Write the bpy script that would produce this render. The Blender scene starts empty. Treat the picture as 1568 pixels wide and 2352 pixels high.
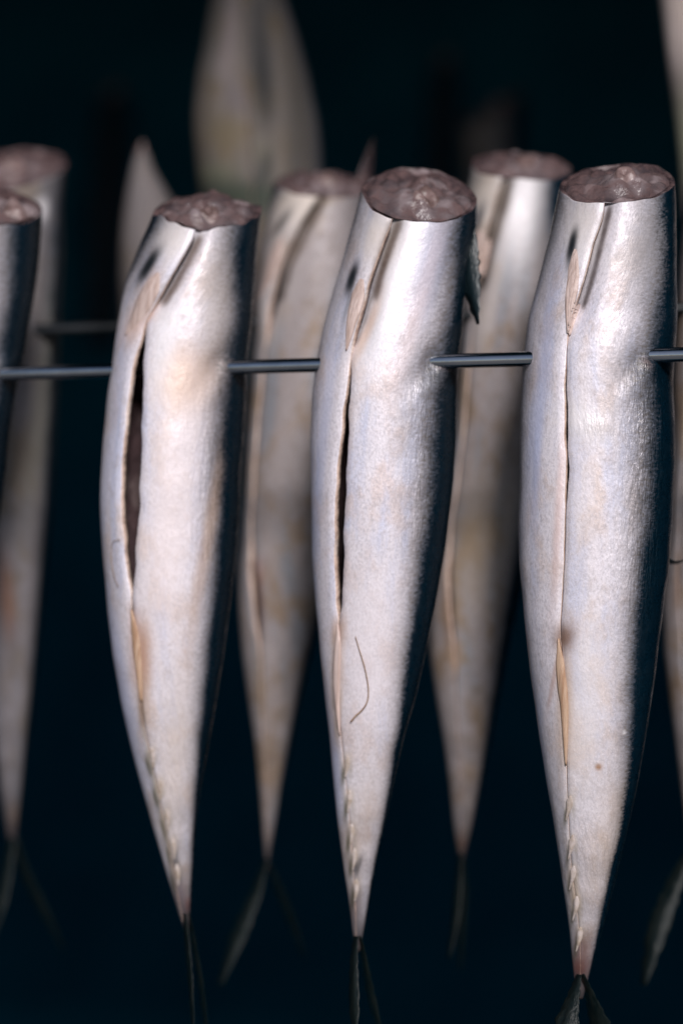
import bpy, math, random
import numpy as np
from mathutils import Vector, Matrix

random.seed(4); rng = np.random.RandomState(7)
scn = bpy.context.scene
col = scn.collection
R_ = math.radians

# ------------------------------------------------------------------ camera
IW, IH = 1568.0, 2352.0          # working size of the photograph
FPX = 5463.0                     # focal length in those pixels
HOR = 150.0                      # height of the horizon in the picture
PITCH = math.atan((IH / 2 - HOR) / FPX)
ROLL = R_(3.6)
CAMZ = 1.40
F_ = Vector((0, math.cos(PITCH), -math.sin(PITCH)))
RT = Vector((1, 0, 0)); UP = Vector((0, math.sin(PITCH), math.cos(PITCH)))
rt = RT * math.cos(ROLL) + UP * math.sin(ROLL)
up = -RT * math.sin(ROLL) + UP * math.cos(ROLL)
cam = bpy.data.cameras.new('camera')
camo = bpy.data.objects.new('camera', cam); col.objects.link(camo)
camo.matrix_world = Matrix(((rt.x, up.x, -F_.x, 0), (rt.y, up.y, -F_.y, 0),
                            (rt.z, up.z, -F_.z, CAMZ), (0, 0, 0, 1)))
cam.sensor_fit = 'VERTICAL'; cam.sensor_height = 36.0
cam.lens = FPX / IH * 36.0
cam.clip_start = 0.02; cam.clip_end = 500
cam.dof.use_dof = True; cam.dof.focus_distance = 0.716; cam.dof.aperture_fstop = 3.9
scn.camera = camo

# ------------------------------------------------------------------ light
SUN_AZ, SUN_EL = R_(175), R_(39)     # clockwise from +Y, the way the camera looks
w = bpy.data.worlds.new('World'); scn.world = w; w.use_nodes = True
nt = w.node_tree; bg = nt.nodes['Background']
sky = nt.nodes.new('ShaderNodeTexSky'); sky.sky_type = 'NISHITA'; sky.sun_disc = False
sky.sun_elevation = SUN_EL; sky.sun_rotation = SUN_AZ
nt.links.new(sky.outputs[0], bg.inputs[0]); bg.inputs[1].default_value = 0.060
sl = bpy.data.lights.new('sun', 'SUN'); sl.energy = 3.3; sl.angle = R_(10.0); sl.color = (1.0, 0.945, 0.925)
so = bpy.data.objects.new('sun', sl); col.objects.link(so)
sdir = Vector((math.sin(SUN_AZ) * math.cos(SUN_EL), math.cos(SUN_AZ) * math.cos(SUN_EL), math.sin(SUN_EL)))
so.rotation_euler = sdir.to_track_quat('Z', 'Y').to_euler()
scn.view_settings.view_transform = 'Standard'; scn.view_settings.look = 'None'
scn.view_settings.exposure = 0.17; scn.view_settings.gamma = 1.0

# ------------------------------------------------------------------ helpers
def mat(name):
    m = bpy.data.materials.new(name); m.use_nodes = True
    n = m.node_tree; return m, n, n.nodes['Principled BSDF']
def node(n, t, **k):
    x = n.nodes.new(t)
    for a, b in k.items(): setattr(x, a, b)
    return x
def noise(n, vec, scale, detail=4, rough=0.55):
    x = node(n, 'ShaderNodeTexNoise'); x.inputs['Scale'].default_value = scale
    x.inputs['Detail'].default_value = detail; x.inputs['Roughness'].default_value = rough
    if vec is not None: n.links.new(vec, x.inputs['Vector'])
    return x
def mapr(n, val, a, b, c=0.0, d=1.0, smooth=True):
    x = node(n, 'ShaderNodeMapRange'); x.interpolation_type = 'SMOOTHSTEP' if smooth else 'LINEAR'
    n.links.new(val, x.inputs[0])
    for i, v in zip((1, 2, 3, 4), (a, b, c, d)): x.inputs[i].default_value = v
    return x.outputs[0]
def math_(n, op, a, b=None):
    x = node(n, 'ShaderNodeMath', operation=op)
    for i, v in enumerate((a, b)):
        if v is None: continue
        if isinstance(v, (int, float)): x.inputs[i].default_value = v
        else: n.links.new(v, x.inputs[i])
    return x.outputs[0]
def mix(n, f, a, b, blend='MIX'):
    x = node(n, 'ShaderNodeMix', data_type='RGBA', blend_type=blend)
    for s, v in ((0, f), (6, a), (7, b)):
        if isinstance(v, (int, float)): x.inputs[s].default_value = v
        elif isinstance(v, tuple): x.inputs[s].default_value = v + (1,)
        else: n.links.new(v, x.inputs[s])
    return x.outputs[2]
def attr(n, name): return node(n, 'ShaderNodeAttribute', attribute_name=name)
def scaled(n, vec, sx, sy, sz=1.0, off=0.0):
    x = node(n, 'ShaderNodeMapping'); n.links.new(vec, x.inputs[0])
    x.inputs['Scale'].default_value = (sx, sy, sz); x.inputs['Location'].default_value = (off, off * 1.7, off * .3)
    return x.outputs[0]

# ------------------------------------------------------------------ materials
def skin_material(name, seed, silver=(0.695, 0.65, 0.705), warm=(0.60, 0.485, 0.445), cool=(0.49, 0.515, 0.67), fine=1.0, rough=.45, spec=.40, metal=.12):
    m, n, b = mat(name)
    sv = attr(n, 'skin').outputs['Vector']          # x: cm round the body from the seam, y: cm along it
    back = attr(n, 'back').outputs['Fac']           # cm past the edge of the dark back
    wr = attr(n, 'wrinkle').outputs['Fac']
    st = attr(n, 'stain_and_shading')  # skin stains, plus some shade and sunlight painted as colour
    streak = noise(n, scaled(n, sv, 1.5, 0.22, 1, seed), 1.0, 5, .55)
    blot = noise(n, scaled(n, sv, .9, .55, 1, seed + 9), 1.0, 4, .6)
    grain = noise(n, scaled(n, sv, 14, 9, 1, seed + 3), 1.0, 3, .6)
    fuzz = noise(n, scaled(n, sv, 6.0, 13.0, 1, seed + 5), 1.0, 6, .72)
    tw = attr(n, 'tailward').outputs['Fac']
    mott = noise(n, scaled(n, sv, 3.2, 2.2, 1, seed + 21), 1.0, 6, .68)
    speck = noise(n, scaled(n, sv, 26, 20, 1, seed + 31), 1.0, 2, .6)
    c = mix(n, mapr(n, streak.outputs[0], .46, .66, 0, .75), silver, cool)
    c = mix(n, mapr(n, blot.outputs[0], .47, .68, 0, .8), c, warm)
    c = mix(n, mapr(n, mott.outputs[0], .48, .72, 0, .45), c, tuple(q * .62 for q in warm))
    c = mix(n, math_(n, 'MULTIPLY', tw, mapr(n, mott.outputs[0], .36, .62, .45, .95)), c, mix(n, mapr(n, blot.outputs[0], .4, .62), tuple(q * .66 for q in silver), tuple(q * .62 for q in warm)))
    c = mix(n, mapr(n, grain.outputs[0], .40, .70, 0, .44), c, tuple(q * .45 for q in silver))
    c = mix(n, mapr(n, speck.outputs[0], 0.52, .72, 0, .42), c, tuple(min(.88, q * 1.24) for q in silver))
    # mottled grey-gold band in front of the dark back
    d = math_(n, 'ADD', back, math_(n, 'MULTIPLY', math_(n, 'SUBTRACT', fuzz.outputs[0], .5), 1.5))
    d = math_(n, 'ADD', d, math_(n, 'MULTIPLY', math_(n, 'SUBTRACT', blot.outputs[0], .5), .8))
    band = mix(n, mapr(n, fuzz.outputs[0], .4, .66), (0.055, 0.07, 0.10), (0.16, 0.135, 0.12))
    c = mix(n, mapr(n, d, -1.9, -0.2, 0, .82), c, tuple(q * .36 for q in silver))
    c = mix(n, mapr(n, d, -1.0, 0.0, 0, .94), c, band)
    c = mix(n, st.outputs['Alpha'], c, st.outputs['Color'])
    dk = mapr(n, d, -.42, .24)
    dark = mix(n, mapr(n, fuzz.outputs[0], .40, .75), (0.0006, 0.0070, 0.0135), (0.0014, 0.0125, 0.0240))
    c = mix(n, dk, c, dark)
    n.links.new(c, b.inputs['Base Color'])
    rg = math_(n, 'ADD', math_(n, 'SUBTRACT', mapr(n, dk, 0, 1, rough, rough - .15, False), math_(n, 'MULTIPLY', wr, .16)), math_(n, 'MULTIPLY', math_(n, 'SUBTRACT', mott.outputs[0], .5), .8))
    n.links.new(rg, b.inputs['Roughness'])
    n.links.new(mapr(n, dk, 0, 1, metal, .0, False), b.inputs['Metallic'])
    b.inputs['Specular IOR Level'].default_value = spec
    rip = noise(n, scaled(n, sv, 7.5, 1.9, 1, seed + 2), 1.0, 3, .6)
    scale = node(n, 'ShaderNodeTexVoronoi'); n.links.new(scaled(n, sv, 15, 11, 1, seed), scale.inputs['Vector']); scale.inputs['Scale'].default_value = 1
    h = math_(n, 'ADD', math_(n, 'MULTIPLY', rip.outputs[0], math_(n, 'ADD', math_(n, 'MULTIPLY', wr, 2.2), .05)),
              math_(n, 'MULTIPLY', scale.outputs['Distance'], 0.018 * fine))
    h = math_(n, 'ADD', h, math_(n, 'MULTIPLY', blot.outputs[0], .30))
    h = math_(n, 'ADD', h, math_(n, 'MULTIPLY', mott.outputs[0], .28))
    h = math_(n, 'ADD', h, math_(n, 'MULTIPLY', grain.outputs[0], .035 * fine))
    bp = node(n, 'ShaderNodeBump'); bp.inputs['Strength'].default_value = .55; bp.inputs['Distance'].default_value = .0016
    n.links.new(h, bp.inputs['Height']); n.links.new(bp.outputs[0], b.inputs['Normal'])
    return m
def flesh_material(name, a, bcol, pale, rough=.34):
    m, n, b = mat(name)
    co = node(n, 'ShaderNodeTexCoord').outputs['Object']
    n1 = noise(n, co, 190, 5, .6); n2 = noise(n, co, 480, 4, .6); n3 = noise(n, co, 90, 3, .5)
    c = mix(n, mapr(n, n1.outputs[0], .38, .66), a, bcol)
    c = mix(n, mapr(n, n3.outputs[0], .56, .70, 0, .8), c, pale)
    c = mix(n, mapr(n, n2.outputs[0], .5, .75, 0, .5), c, (0.05, 0.03, 0.03))
    c = mix(n, math_(n, 'MULTIPLY', attr(n, 'pale').outputs['Fac'], mapr(n, n1.outputs[0], .38, .62, .1, .85)), c, pale)
    n.links.new(c, b.inputs['Base Color']); b.inputs['Roughness'].default_value = rough
    bp = node(n, 'ShaderNodeBump'); bp.inputs['Strength'].default_value = .6; bp.inputs['Distance'].default_value = .002
    n.links.new(math_(n, 'ADD', n1.outputs[0], math_(n, 'MULTIPLY', n2.outputs[0], .4)), bp.inputs['Height'])
    n.links.new(bp.outputs[0], b.inputs['Normal'])
    return m
def simple(name, c1, c2, scale, rough, metallic=0.0, bump=.3, stretch=(1, 1, 1), spec=.5):
    m, n, b = mat(name)
    co = node(n, 'ShaderNodeTexCoord').outputs['Object']
    x = noise(n, scaled(n, co, *stretch), scale, 5, .6)
    n.links.new(mix(n, mapr(n, x.outputs[0], .35, .68), c1, c2), b.inputs['Base Color'])
    b.inputs['Roughness'].default_value = rough; b.inputs['Metallic'].default_value = metallic; b.inputs['Specular IOR Level'].default_value = spec
    if bump:
        bp = node(n, 'ShaderNodeBump'); bp.inputs['Strength'].default_value = bump; bp.inputs['Distance'].default_value = .001
        n.links.new(x.outputs[0], bp.inputs['Height']); n.links.new(bp.outputs[0], b.inputs['Normal'])
    return m
SKIN = [skin_material('silver_skin_a', 1.3), skin_material('silver_skin_b', 14.1, warm=(0.60, 0.49, 0.47)), skin_material('silver_skin_c', 31.7)]
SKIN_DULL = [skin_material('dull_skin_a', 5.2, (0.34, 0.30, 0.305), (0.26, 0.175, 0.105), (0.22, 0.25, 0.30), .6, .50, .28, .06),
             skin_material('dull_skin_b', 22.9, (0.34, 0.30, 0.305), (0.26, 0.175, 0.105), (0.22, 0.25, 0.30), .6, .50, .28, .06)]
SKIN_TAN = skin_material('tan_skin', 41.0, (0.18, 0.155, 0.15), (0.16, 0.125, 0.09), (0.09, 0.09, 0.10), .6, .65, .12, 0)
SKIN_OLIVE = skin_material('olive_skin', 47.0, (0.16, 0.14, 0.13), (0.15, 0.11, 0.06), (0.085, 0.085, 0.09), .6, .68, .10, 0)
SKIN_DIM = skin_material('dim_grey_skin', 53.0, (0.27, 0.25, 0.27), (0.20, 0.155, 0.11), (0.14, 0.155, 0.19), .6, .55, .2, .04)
FLESH = flesh_material('cut_flesh', (0.118, 0.076, 0.076), (0.036, 0.026, 0.030), (0.31, 0.25, 0.26), .2)
EDGE = flesh_material('cut_belly_edge', (0.60, 0.45, 0.38), (0.46, 0.33, 0.27), (0.66, 0.55, 0.5), .45)
GUT = flesh_material('belly_cavity', (0.07, 0.046, 0.05), (0.11, 0.07, 0.075), (0.16, 0.12, 0.12), .4)
BONE = flesh_material('backbone', (0.21, 0.145, 0.14), (0.11, 0.07, 0.065), (0.32, 0.25, 0.25), .3)
FIN = simple('pale_fin', (0.60, 0.475, 0.44), (0.45, 0.33, 0.29), 420, .45, 0, .5, (2.2, 2.2, .12))
FIN_BROWN = simple('brown_fin', (0.50, 0.35, 0.25), (0.36, 0.21, 0.13), 380, .45, 0, .5, (2.2, 2.2, .12))
FINLET = simple('finlet_skin', (0.50, 0.43, 0.41), (0.34, 0.27, 0.215), 330, .45, 0, .4)
DARKFIN = simple('dark_fin', (0.003, 0.010, 0.014), (0.011, 0.020, 0.024), 160, .34, 0, .8, (3, 3, .25))
TAILFIN = simple('tail_fin_skin', (0.0025, 0.007, 0.008), (0.009, 0.013, 0.0125), 150, .42, 0, .8, (3, 3, .25), spec=.22)
STRAND = simple('dried_strand', (0.34, 0.22, 0.13), (0.20, 0.11, 0.06), 200, .55)
STEEL = simple('brushed_steel', (0.46, 0.48, 0.52), (0.36, 0.38, 0.42), 220, .15, 1.0, .06, (.15, 1, 1))
SOOT = simple('sooty_blue_steel', (0.0036, 0.066, 0.108), (0.0055, 0.090, 0.140), 9, .8, 0, .3, spec=0.02)
YARD = simple('yard_ground', (0.12, 0.12, 0.12), (0.17, 0.165, 0.16), 6, .9, 0, .3)

# ------------------------------------------------------------------ object helpers
def link(o, parent=None):
    col.objects.link(o)
    if parent is not None: o.parent = parent
    return o
def mesh_obj(name, verts, faces, mats, parent=None, smooth=True, mi=None, origin=None):
    me = bpy.data.meshes.new(name)
    v = np.asarray(verts, dtype=float).reshape(-1, 3)
    if parent is not None and origin is None: origin = world_of(parent)
    if origin is not None: v = v - np.array(origin)
    me.from_pydata(v.tolist(), [], faces)
    for m in (mats if isinstance(mats, (list, tuple)) else [mats]): me.materials.append(m)
    if smooth: me.polygons.foreach_set('use_smooth', [True] * len(me.polygons))
    if mi is not None: me.polygons.foreach_set('material_index', mi)
    me.update()
    o = bpy.data.objects.new(name, me)
    if parent is None and origin is not None: o.location = origin
    return link(o, parent)
def world_of(o):
    p = Vector((0, 0, 0))
    while o is not None: p = p + o.location; o = o.parent
    return tuple(p)
def tag(o, label=None, cat=None, group=None, kind=None):
    if label: o['label'] = label
    if cat: o['category'] = cat
    if group: o['group'] = group
    if kind: o['kind'] = kind
    return o
def add_attr(me, name, typ, data):
    a = me.attributes.new(name, typ, 'POINT')
    a.data.foreach_set({'FLOAT': 'value', 'FLOAT_VECTOR': 'vector', 'FLOAT_COLOR': 'color'}[typ], np.asarray(data, dtype=np.float32).ravel())

# picture -> upright picture -> point of the place
CR, SR = math.cos(ROLL), math.sin(ROLL)
def upright(x, y):
    dx, dy = np.asarray(x, float) - IW / 2, np.asarray(y, float) - IH / 2
    return dx * CR + dy * SR, dy * CR - dx * SR
CP, SP = math.cos(PITCH), math.sin(PITCH)
def at(u, v, D):
    """point at distance D from the camera's front, on the ray of upright coordinates u, v; and its depth"""
    t = D / (CP - v / FPX * SP)
    return t * u / FPX, D + 0 * t, CAMZ + t * (-v / FPX * CP - SP), t
def slope(v): return np.tan(PITCH + np.arctan(np.asarray(v) / FPX))
def point(x, y, D):
    u, v = upright(x, y); X, Y, Z, t = at(u, v, D); return np.array([float(X), float(Y), float(Z)])
def sstep(x, a, b):
    t = np.clip((x - a) / (b - a), 0, 1); return t * t * (3 - 2 * t)

def curve(pts, smooth=14.0):
    """smoothed u(v) from picture points"""
    p = np.array(pts, float); u, v = upright(p[:, 0], p[:, 1])
    o = np.argsort(v); u, v = u[o], v[o]
    g = np.arange(v[0] - 120, v[-1] + 120, 2.0)
    # linear extension at both ends
    uu = np.interp(g, v, u)
    lo = g < v[0]; hi = g > v[-1]
    uu[lo] = u[0] + (u[1] - u[0]) / (v[1] - v[0]) * (g[lo] - v[0])
    uu[hi] = u[-1] + (u[-1] - u[-2]) / (v[-1] - v[-2]) * (g[hi] - v[-1])
    k = np.exp(-.5 * (np.arange(-40, 41) * 2.0 / smooth) ** 2); k /= k.sum()
    pad = np.pad(uu, 40, mode='reflect', reflect_type='odd')
    us = np.convolve(pad, k, 'valid')
    return lambda x: np.interp(x, g, us)

LIFT, SINK = .095, .135
class Fish:
    """one headless fish hung by a rod: outline, seam and back edge read along its length"""
    def __init__(s, D, left, right, top, bottom, cut, seam=None, back=None):
        s.D = D; s.L = curve(left); s.Rr = curve(right)
        s.v0 = upright(*top)[1]; s.v1 = upright(*bottom)[1]
        s.A, s.B = cut
        if seam is not None: s.seam = s.angle_curve(seam)
        if back is not None: s.back = s.angle_curve(back)
        cu, cv = s.axis_px((s.v0 + s.v1) / 2)
        X, Y, Z, t = at(cu, cv, D); ph = math.atan2(float(X), float(Y))
        s.e1 = np.array([math.cos(ph), -math.sin(ph), 0]); s.e2 = np.array([-math.sin(ph), -math.cos(ph), 0])
    def dist(s, v):
        """the fish lean: pierced before their middle, their tails swing towards the open front"""
        return s.D * (1 - .19 * (np.asarray(v, float) + 350) / FPX)
    def axis_px(s, v): return (s.L(v) + s.Rr(v)) / 2, v
    def half(s, v): return np.maximum((s.Rr(v) - s.L(v)) / 2, 3.0)
    def param(s, x, y):
        """picture position on the near surface -> (angle, ring)"""
        u, v = upright(x, y); r = v
        for _ in range(12):
            c, w = (s.L(r) + s.Rr(r)) / 2, s.half(r)
            a = np.arcsin(np.clip((u - c) / w, -.999, .999))
            r = v - w * np.cos(a) * slope(v)
        return a, r
    def angle_curve(s, pts):
        p = np.array(pts, float); a, r = s.param(p[:, 0], p[:, 1])
        o = np.argsort(r); a, r = a[o], r[o]
        g = np.arange(r[0] - 200, r[-1] + 300, 2.0); aa = np.interp(g, r, a)
        k = np.exp(-.5 * (np.arange(-20, 21) * 2.0 / 7.0) ** 2); k /= k.sum()
        aa = np.convolve(np.pad(aa, 20, mode='edge'), k, 'valid')
        return lambda v: np.interp(v, g, aa)
    def pos(s, v, a, m=1.0, add=0.0):
        v, a = np.broadcast_arrays(np.asarray(v, float), np.asarray(a, float))
        c, w = (s.L(v) + s.Rr(v)) / 2, s.half(v)
        X, Y, Z, t = at(c, v, s.dist(v))
        rad = w * t / FPX * m + add
        base = np.stack([X, Y + 0 * X, Z], -1)
        return base + (rad * np.sin(a))[..., None] * s.e1 + (rad * np.cos(a))[..., None] * s.e2
    def on(s, x, y, lift=0.0004):
        a, r = s.param(x, y); return s.pos(r, a, s.near_mult(r, a), lift)
    def rag(s, a): return s.ragged * (.5 * np.sin(3 * a + s.v0) + .35 * np.sin(5 * a + s.v1) + .3 * np.sin(9 * a + s.v0 * 2) + .18 * np.sin(17 * a + s.v1 * 3))
    ragged = 3.2; marks = ()
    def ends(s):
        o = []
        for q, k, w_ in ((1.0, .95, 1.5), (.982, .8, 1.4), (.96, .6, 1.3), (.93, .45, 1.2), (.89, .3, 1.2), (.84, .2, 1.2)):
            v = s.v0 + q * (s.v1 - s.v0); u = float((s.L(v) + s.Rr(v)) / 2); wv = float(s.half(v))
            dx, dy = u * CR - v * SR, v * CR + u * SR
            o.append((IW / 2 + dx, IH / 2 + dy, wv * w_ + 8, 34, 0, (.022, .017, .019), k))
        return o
    def vtop(s, a): return s.v0 + s.A * np.cos(a) + s.B * np.sin(a) + s.rag(a)

def wob(v, a, ph, k=1.0):
    return (np.sin(v * .011 * k + ph + 2 * np.sin(a + ph)) * .45 + np.sin(v * .023 * k + 2 * a + ph * 2.1) * .3 + np.sin(3 * a - v * .017 * k + ph * .7) * .25
            + np.sin(v * .052 * k + 3.3 * a + ph * 3) * .15)

def build_body(f, parent, skin, rows, cols, left_edge, right_edge, over, stains_and_shading=(), wrinkles=(), folds=(), seed=0.0, wall=.0022, dents=0.010):
    """body wall as an open sleeve: outer skin from the right lip round the back to the left lip, then the inner face"""
    t = np.linspace(0, 1, rows) ** 1.12
    vb = f.v0 + t * (f.v1 - f.v0)
    fade0 = np.clip(1 - t / .24, 0, 1) ** 1.4
    sa = f.seam(vb + fade0 * f.A); vs = vb + fade0 * (f.A * np.cos(sa) + f.B * np.sin(sa))
    aR = right_edge(vs); aL = left_edge(vs); ov = over(vs)
    gap = np.clip((aR - aL) / .06, 0, 1)                    # an uneven knife cut
    aR = aR + gap * (.010 * np.sin(vs * .047 + seed) + .005 * np.sin(vs * .09 + seed * 2) + .0015 * np.sin(vs * .27))
    aL = aL + gap * (.009 * np.sin(vs * .055 + seed * 3) + .004 * np.sin(vs * .10 + seed))
    j = np.linspace(0, 1, cols)
    jj = j + .07 * np.sin(2 * np.pi * j) / (2 * np.pi) * -1.0
    a = aR[:, None] + (2 * np.pi + aL - aR)[:, None] * jj[None, :]
    fade = np.clip(1 - t / .24, 0, 1) ** 1.4
    v = vb[:, None] + fade[:, None] * (f.A * np.cos(a) + f.B * np.sin(a)) + np.exp(-(t[:, None] / .02) ** 2) * f.rag(a)
    # lips: the left one rides over the right one
    fromR = a - aR[:, None]; fromL = 2 * np.pi + aL[:, None] - a
    m = 1 + ov[:, None] * (LIFT * (1 + .6 * np.exp(-(t[:, None] / .08) ** 2)) * (1 - sstep(fromL, 0, .8)) - SINK * (1 - sstep(fromR, 0.02, .42)))
    def near_mult(v2, a2):
        l = left_edge(v2); o2 = over(v2); r2_ = right_edge(v2)
        return np.where(a2 <= l, 1 + o2 * LIFT * (1 + .6 * np.exp(-(((v2 - f.v0) / (f.v1 - f.v0)) / .08) ** 2)) * (1 - sstep(l - a2, 0, .8)), 1 - o2 * SINK * (1 - sstep(a2 - r2_, .02, .42))) + dents * wob(v2, a2, seed) + keel(v2, np.abs(a2 - l))
    f.near_mult = near_mult
    m = m - .028 * np.exp(-(fromR / .05) ** 2) - .028 * np.exp(-(fromL / .05) ** 2)      # lips roll in
    keel = lambda vv, dd: .045 * np.exp(-dd / .22) * sstep(vv, f.v0 + .56 * (f.v1 - f.v0), f.v0 + .70 * (f.v1 - f.v0))
    m = m + keel(v, np.minimum(np.abs(fromL), np.abs(fromR)))
    m = m + dents * wob(v, a, seed)
    m = m + .010 * np.exp(-(t[:, None] / .012) ** 2) * np.sin(5 * a + seed)
    cc, ww = (f.L(v) + f.Rr(v)) / 2, f.half(v)
    px = cc + ww * np.sin(a); py = v + ww * np.cos(a) * slope(v); near = np.cos(a) > -.1
    add = np.zeros_like(a)
    for (ex, ey, amp, ln, wd, dx, dy) in folds:
        eu, evv = upright(ex, ey); q = math.hypot(dx, dy); dx, dy = dx / q, dy / q
        tt = (px - eu) * dx + (py - evv) * dy; nn = -(px - eu) * dy * -1 * 1.0 + 0 * px
        nn = (px - eu) * (-dy) * -1.0 + (py - evv) * (-dx) * -1.0 * -1.0
        nn = (px - eu) * dy - (py - evv) * dx            # >0: right / below the crease
        along = np.exp(-(np.maximum(tt, 0) / ln) ** 2) * np.exp(-(np.minimum(tt, 0) / (wd * .9)) ** 2)
        prof = -1.0 * np.exp(-((nn + wd * .85) / wd) ** 2) + .8 * np.exp(-((nn - wd * .55) / (wd * .8)) ** 2)
        add += near * amp * along * prof
        add += near * amp * .7 * np.exp(-(((px - eu) / 16) ** 2 + ((py - evv) / 18) ** 2))
    outer = f.pos(v, a, m, add)
    inn_th = wall * (1 + 1.2 * sstep(np.minimum(fromR, fromL), .1, .9))
    X, Y, Z, tt_ = at(cc, v, f.dist(v)); rad = ww * tt_ / FPX
    inn_th = inn_th * (.35 + .65 * sstep(t, 0, .03))[:, None]; inn_th = np.minimum(inn_th, rad * .45)
    inner = f.pos(v, a, m, add - inn_th)[:, ::-1]
    V = np.concatenate([outer, inner], 1); nc = 2 * cols
    idx = np.arange(rows * nc).reshape(rows, nc)
    i0 = idx[:-1, :]; i1 = idx[1:, :]
    q = np.stack([i0, np.roll(i0, -1, 1), np.roll(i1, -1, 1), i1], -1)
    mi = np.zeros((rows - 1, nc), int); mi[:, cols - 1] = 1; mi[:, nc - 1] = 1; mi[:, cols:nc - 1] = 2
    faces = q.reshape(-1, 4)[:, ::-1].tolist(); mi = mi.ravel().tolist()
    # rim of the cut joins outer and inner faces; the tail end is closed
    for k in range(cols - 1):
        faces.append((int(idx[0, k]), int(idx[0, k + 1]), int(idx[0, nc - 2 - k]), int(idx[0, nc - 1 - k]))); mi.append(3)
    verts = V.reshape(-1, 3)
    tip = verts[idx[-1, :cols]].mean(0); verts = np.vstack([verts, tip]); ti = len(verts) - 1
    for k in range(cols - 1): faces.append((int(idx[-1, k + 1]), int(idx[-1, k]), ti)); mi.append(0)
    o = mesh_obj('body', verts, faces, [skin, EDGE, GUT, FLESH], parent, True, mi)
    # what the skin material reads
    am = np.abs((a - f.seam(v) + np.pi) % (2 * np.pi) - np.pi); sg = np.where(((a - f.seam(v) + np.pi) % (2 * np.pi) - np.pi) < 0, -1, 1)
    radc = rad * 100
    skx = sg * am * radc; sky_ = -Z * 100
    bk = (am - (f.back(v) - f.seam(v))) * 1.9 * (1 + .9 * sstep(v, -350 + 60, -350 + 520))
    st = np.zeros(a.shape + (4,)); st[..., :3] = .5
    wrk = np.zeros_like(a)
    for (x, y, rx, ry, ang, c, k) in sorted(list(stains_and_shading) + list(f.marks), key=lambda q: -sum(q[5])) + f.ends():
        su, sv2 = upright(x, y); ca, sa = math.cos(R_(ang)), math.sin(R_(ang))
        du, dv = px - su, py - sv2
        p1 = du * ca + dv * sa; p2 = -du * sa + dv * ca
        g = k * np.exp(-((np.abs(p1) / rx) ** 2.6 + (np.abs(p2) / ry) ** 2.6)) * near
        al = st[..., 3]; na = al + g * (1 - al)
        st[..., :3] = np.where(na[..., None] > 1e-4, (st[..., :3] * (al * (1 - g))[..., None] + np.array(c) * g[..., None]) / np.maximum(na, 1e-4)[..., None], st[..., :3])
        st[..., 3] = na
    for (x, y, rx, ry, k) in wrinkles:
        su, sv2 = upright(x, y)
        wrk += k * np.exp(-(((px - su) / rx) ** 2 + ((py - sv2) / ry) ** 2)) * near
    def two(z, fill):
        e = np.full_like(z, 0) + z[:, ::-1] * 1.0
        return np.concatenate([z, e], 1)
    def app(z, last): return np.concatenate([z.reshape(-1, z.shape[-1]) if z.ndim == 3 else z.ravel()[:, None], np.atleast_2d(last)], 0)
    sk3 = np.stack([skx, sky_, np.zeros_like(skx)], -1); sk3 = np.concatenate([sk3, sk3[:, ::-1]], 1)
    st2 = np.concatenate([st, st[:, ::-1]], 1)
    add_attr(o.data, 'skin', 'FLOAT_VECTOR', app(sk3, [0, float(sky_[-1, 0]), 0]))
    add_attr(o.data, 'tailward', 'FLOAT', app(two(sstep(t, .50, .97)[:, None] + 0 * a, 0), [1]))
    add_attr(o.data, 'back', 'FLOAT', app(two(bk, 0), [0.5]))
    add_attr(o.data, 'wrinkle', 'FLOAT', app(two(wrk, 0), [0]))
    add_attr(o.data, 'stain_and_shading', 'FLOAT_COLOR', app(st2, [.1, .06, .05, 0]))
    return o

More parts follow.
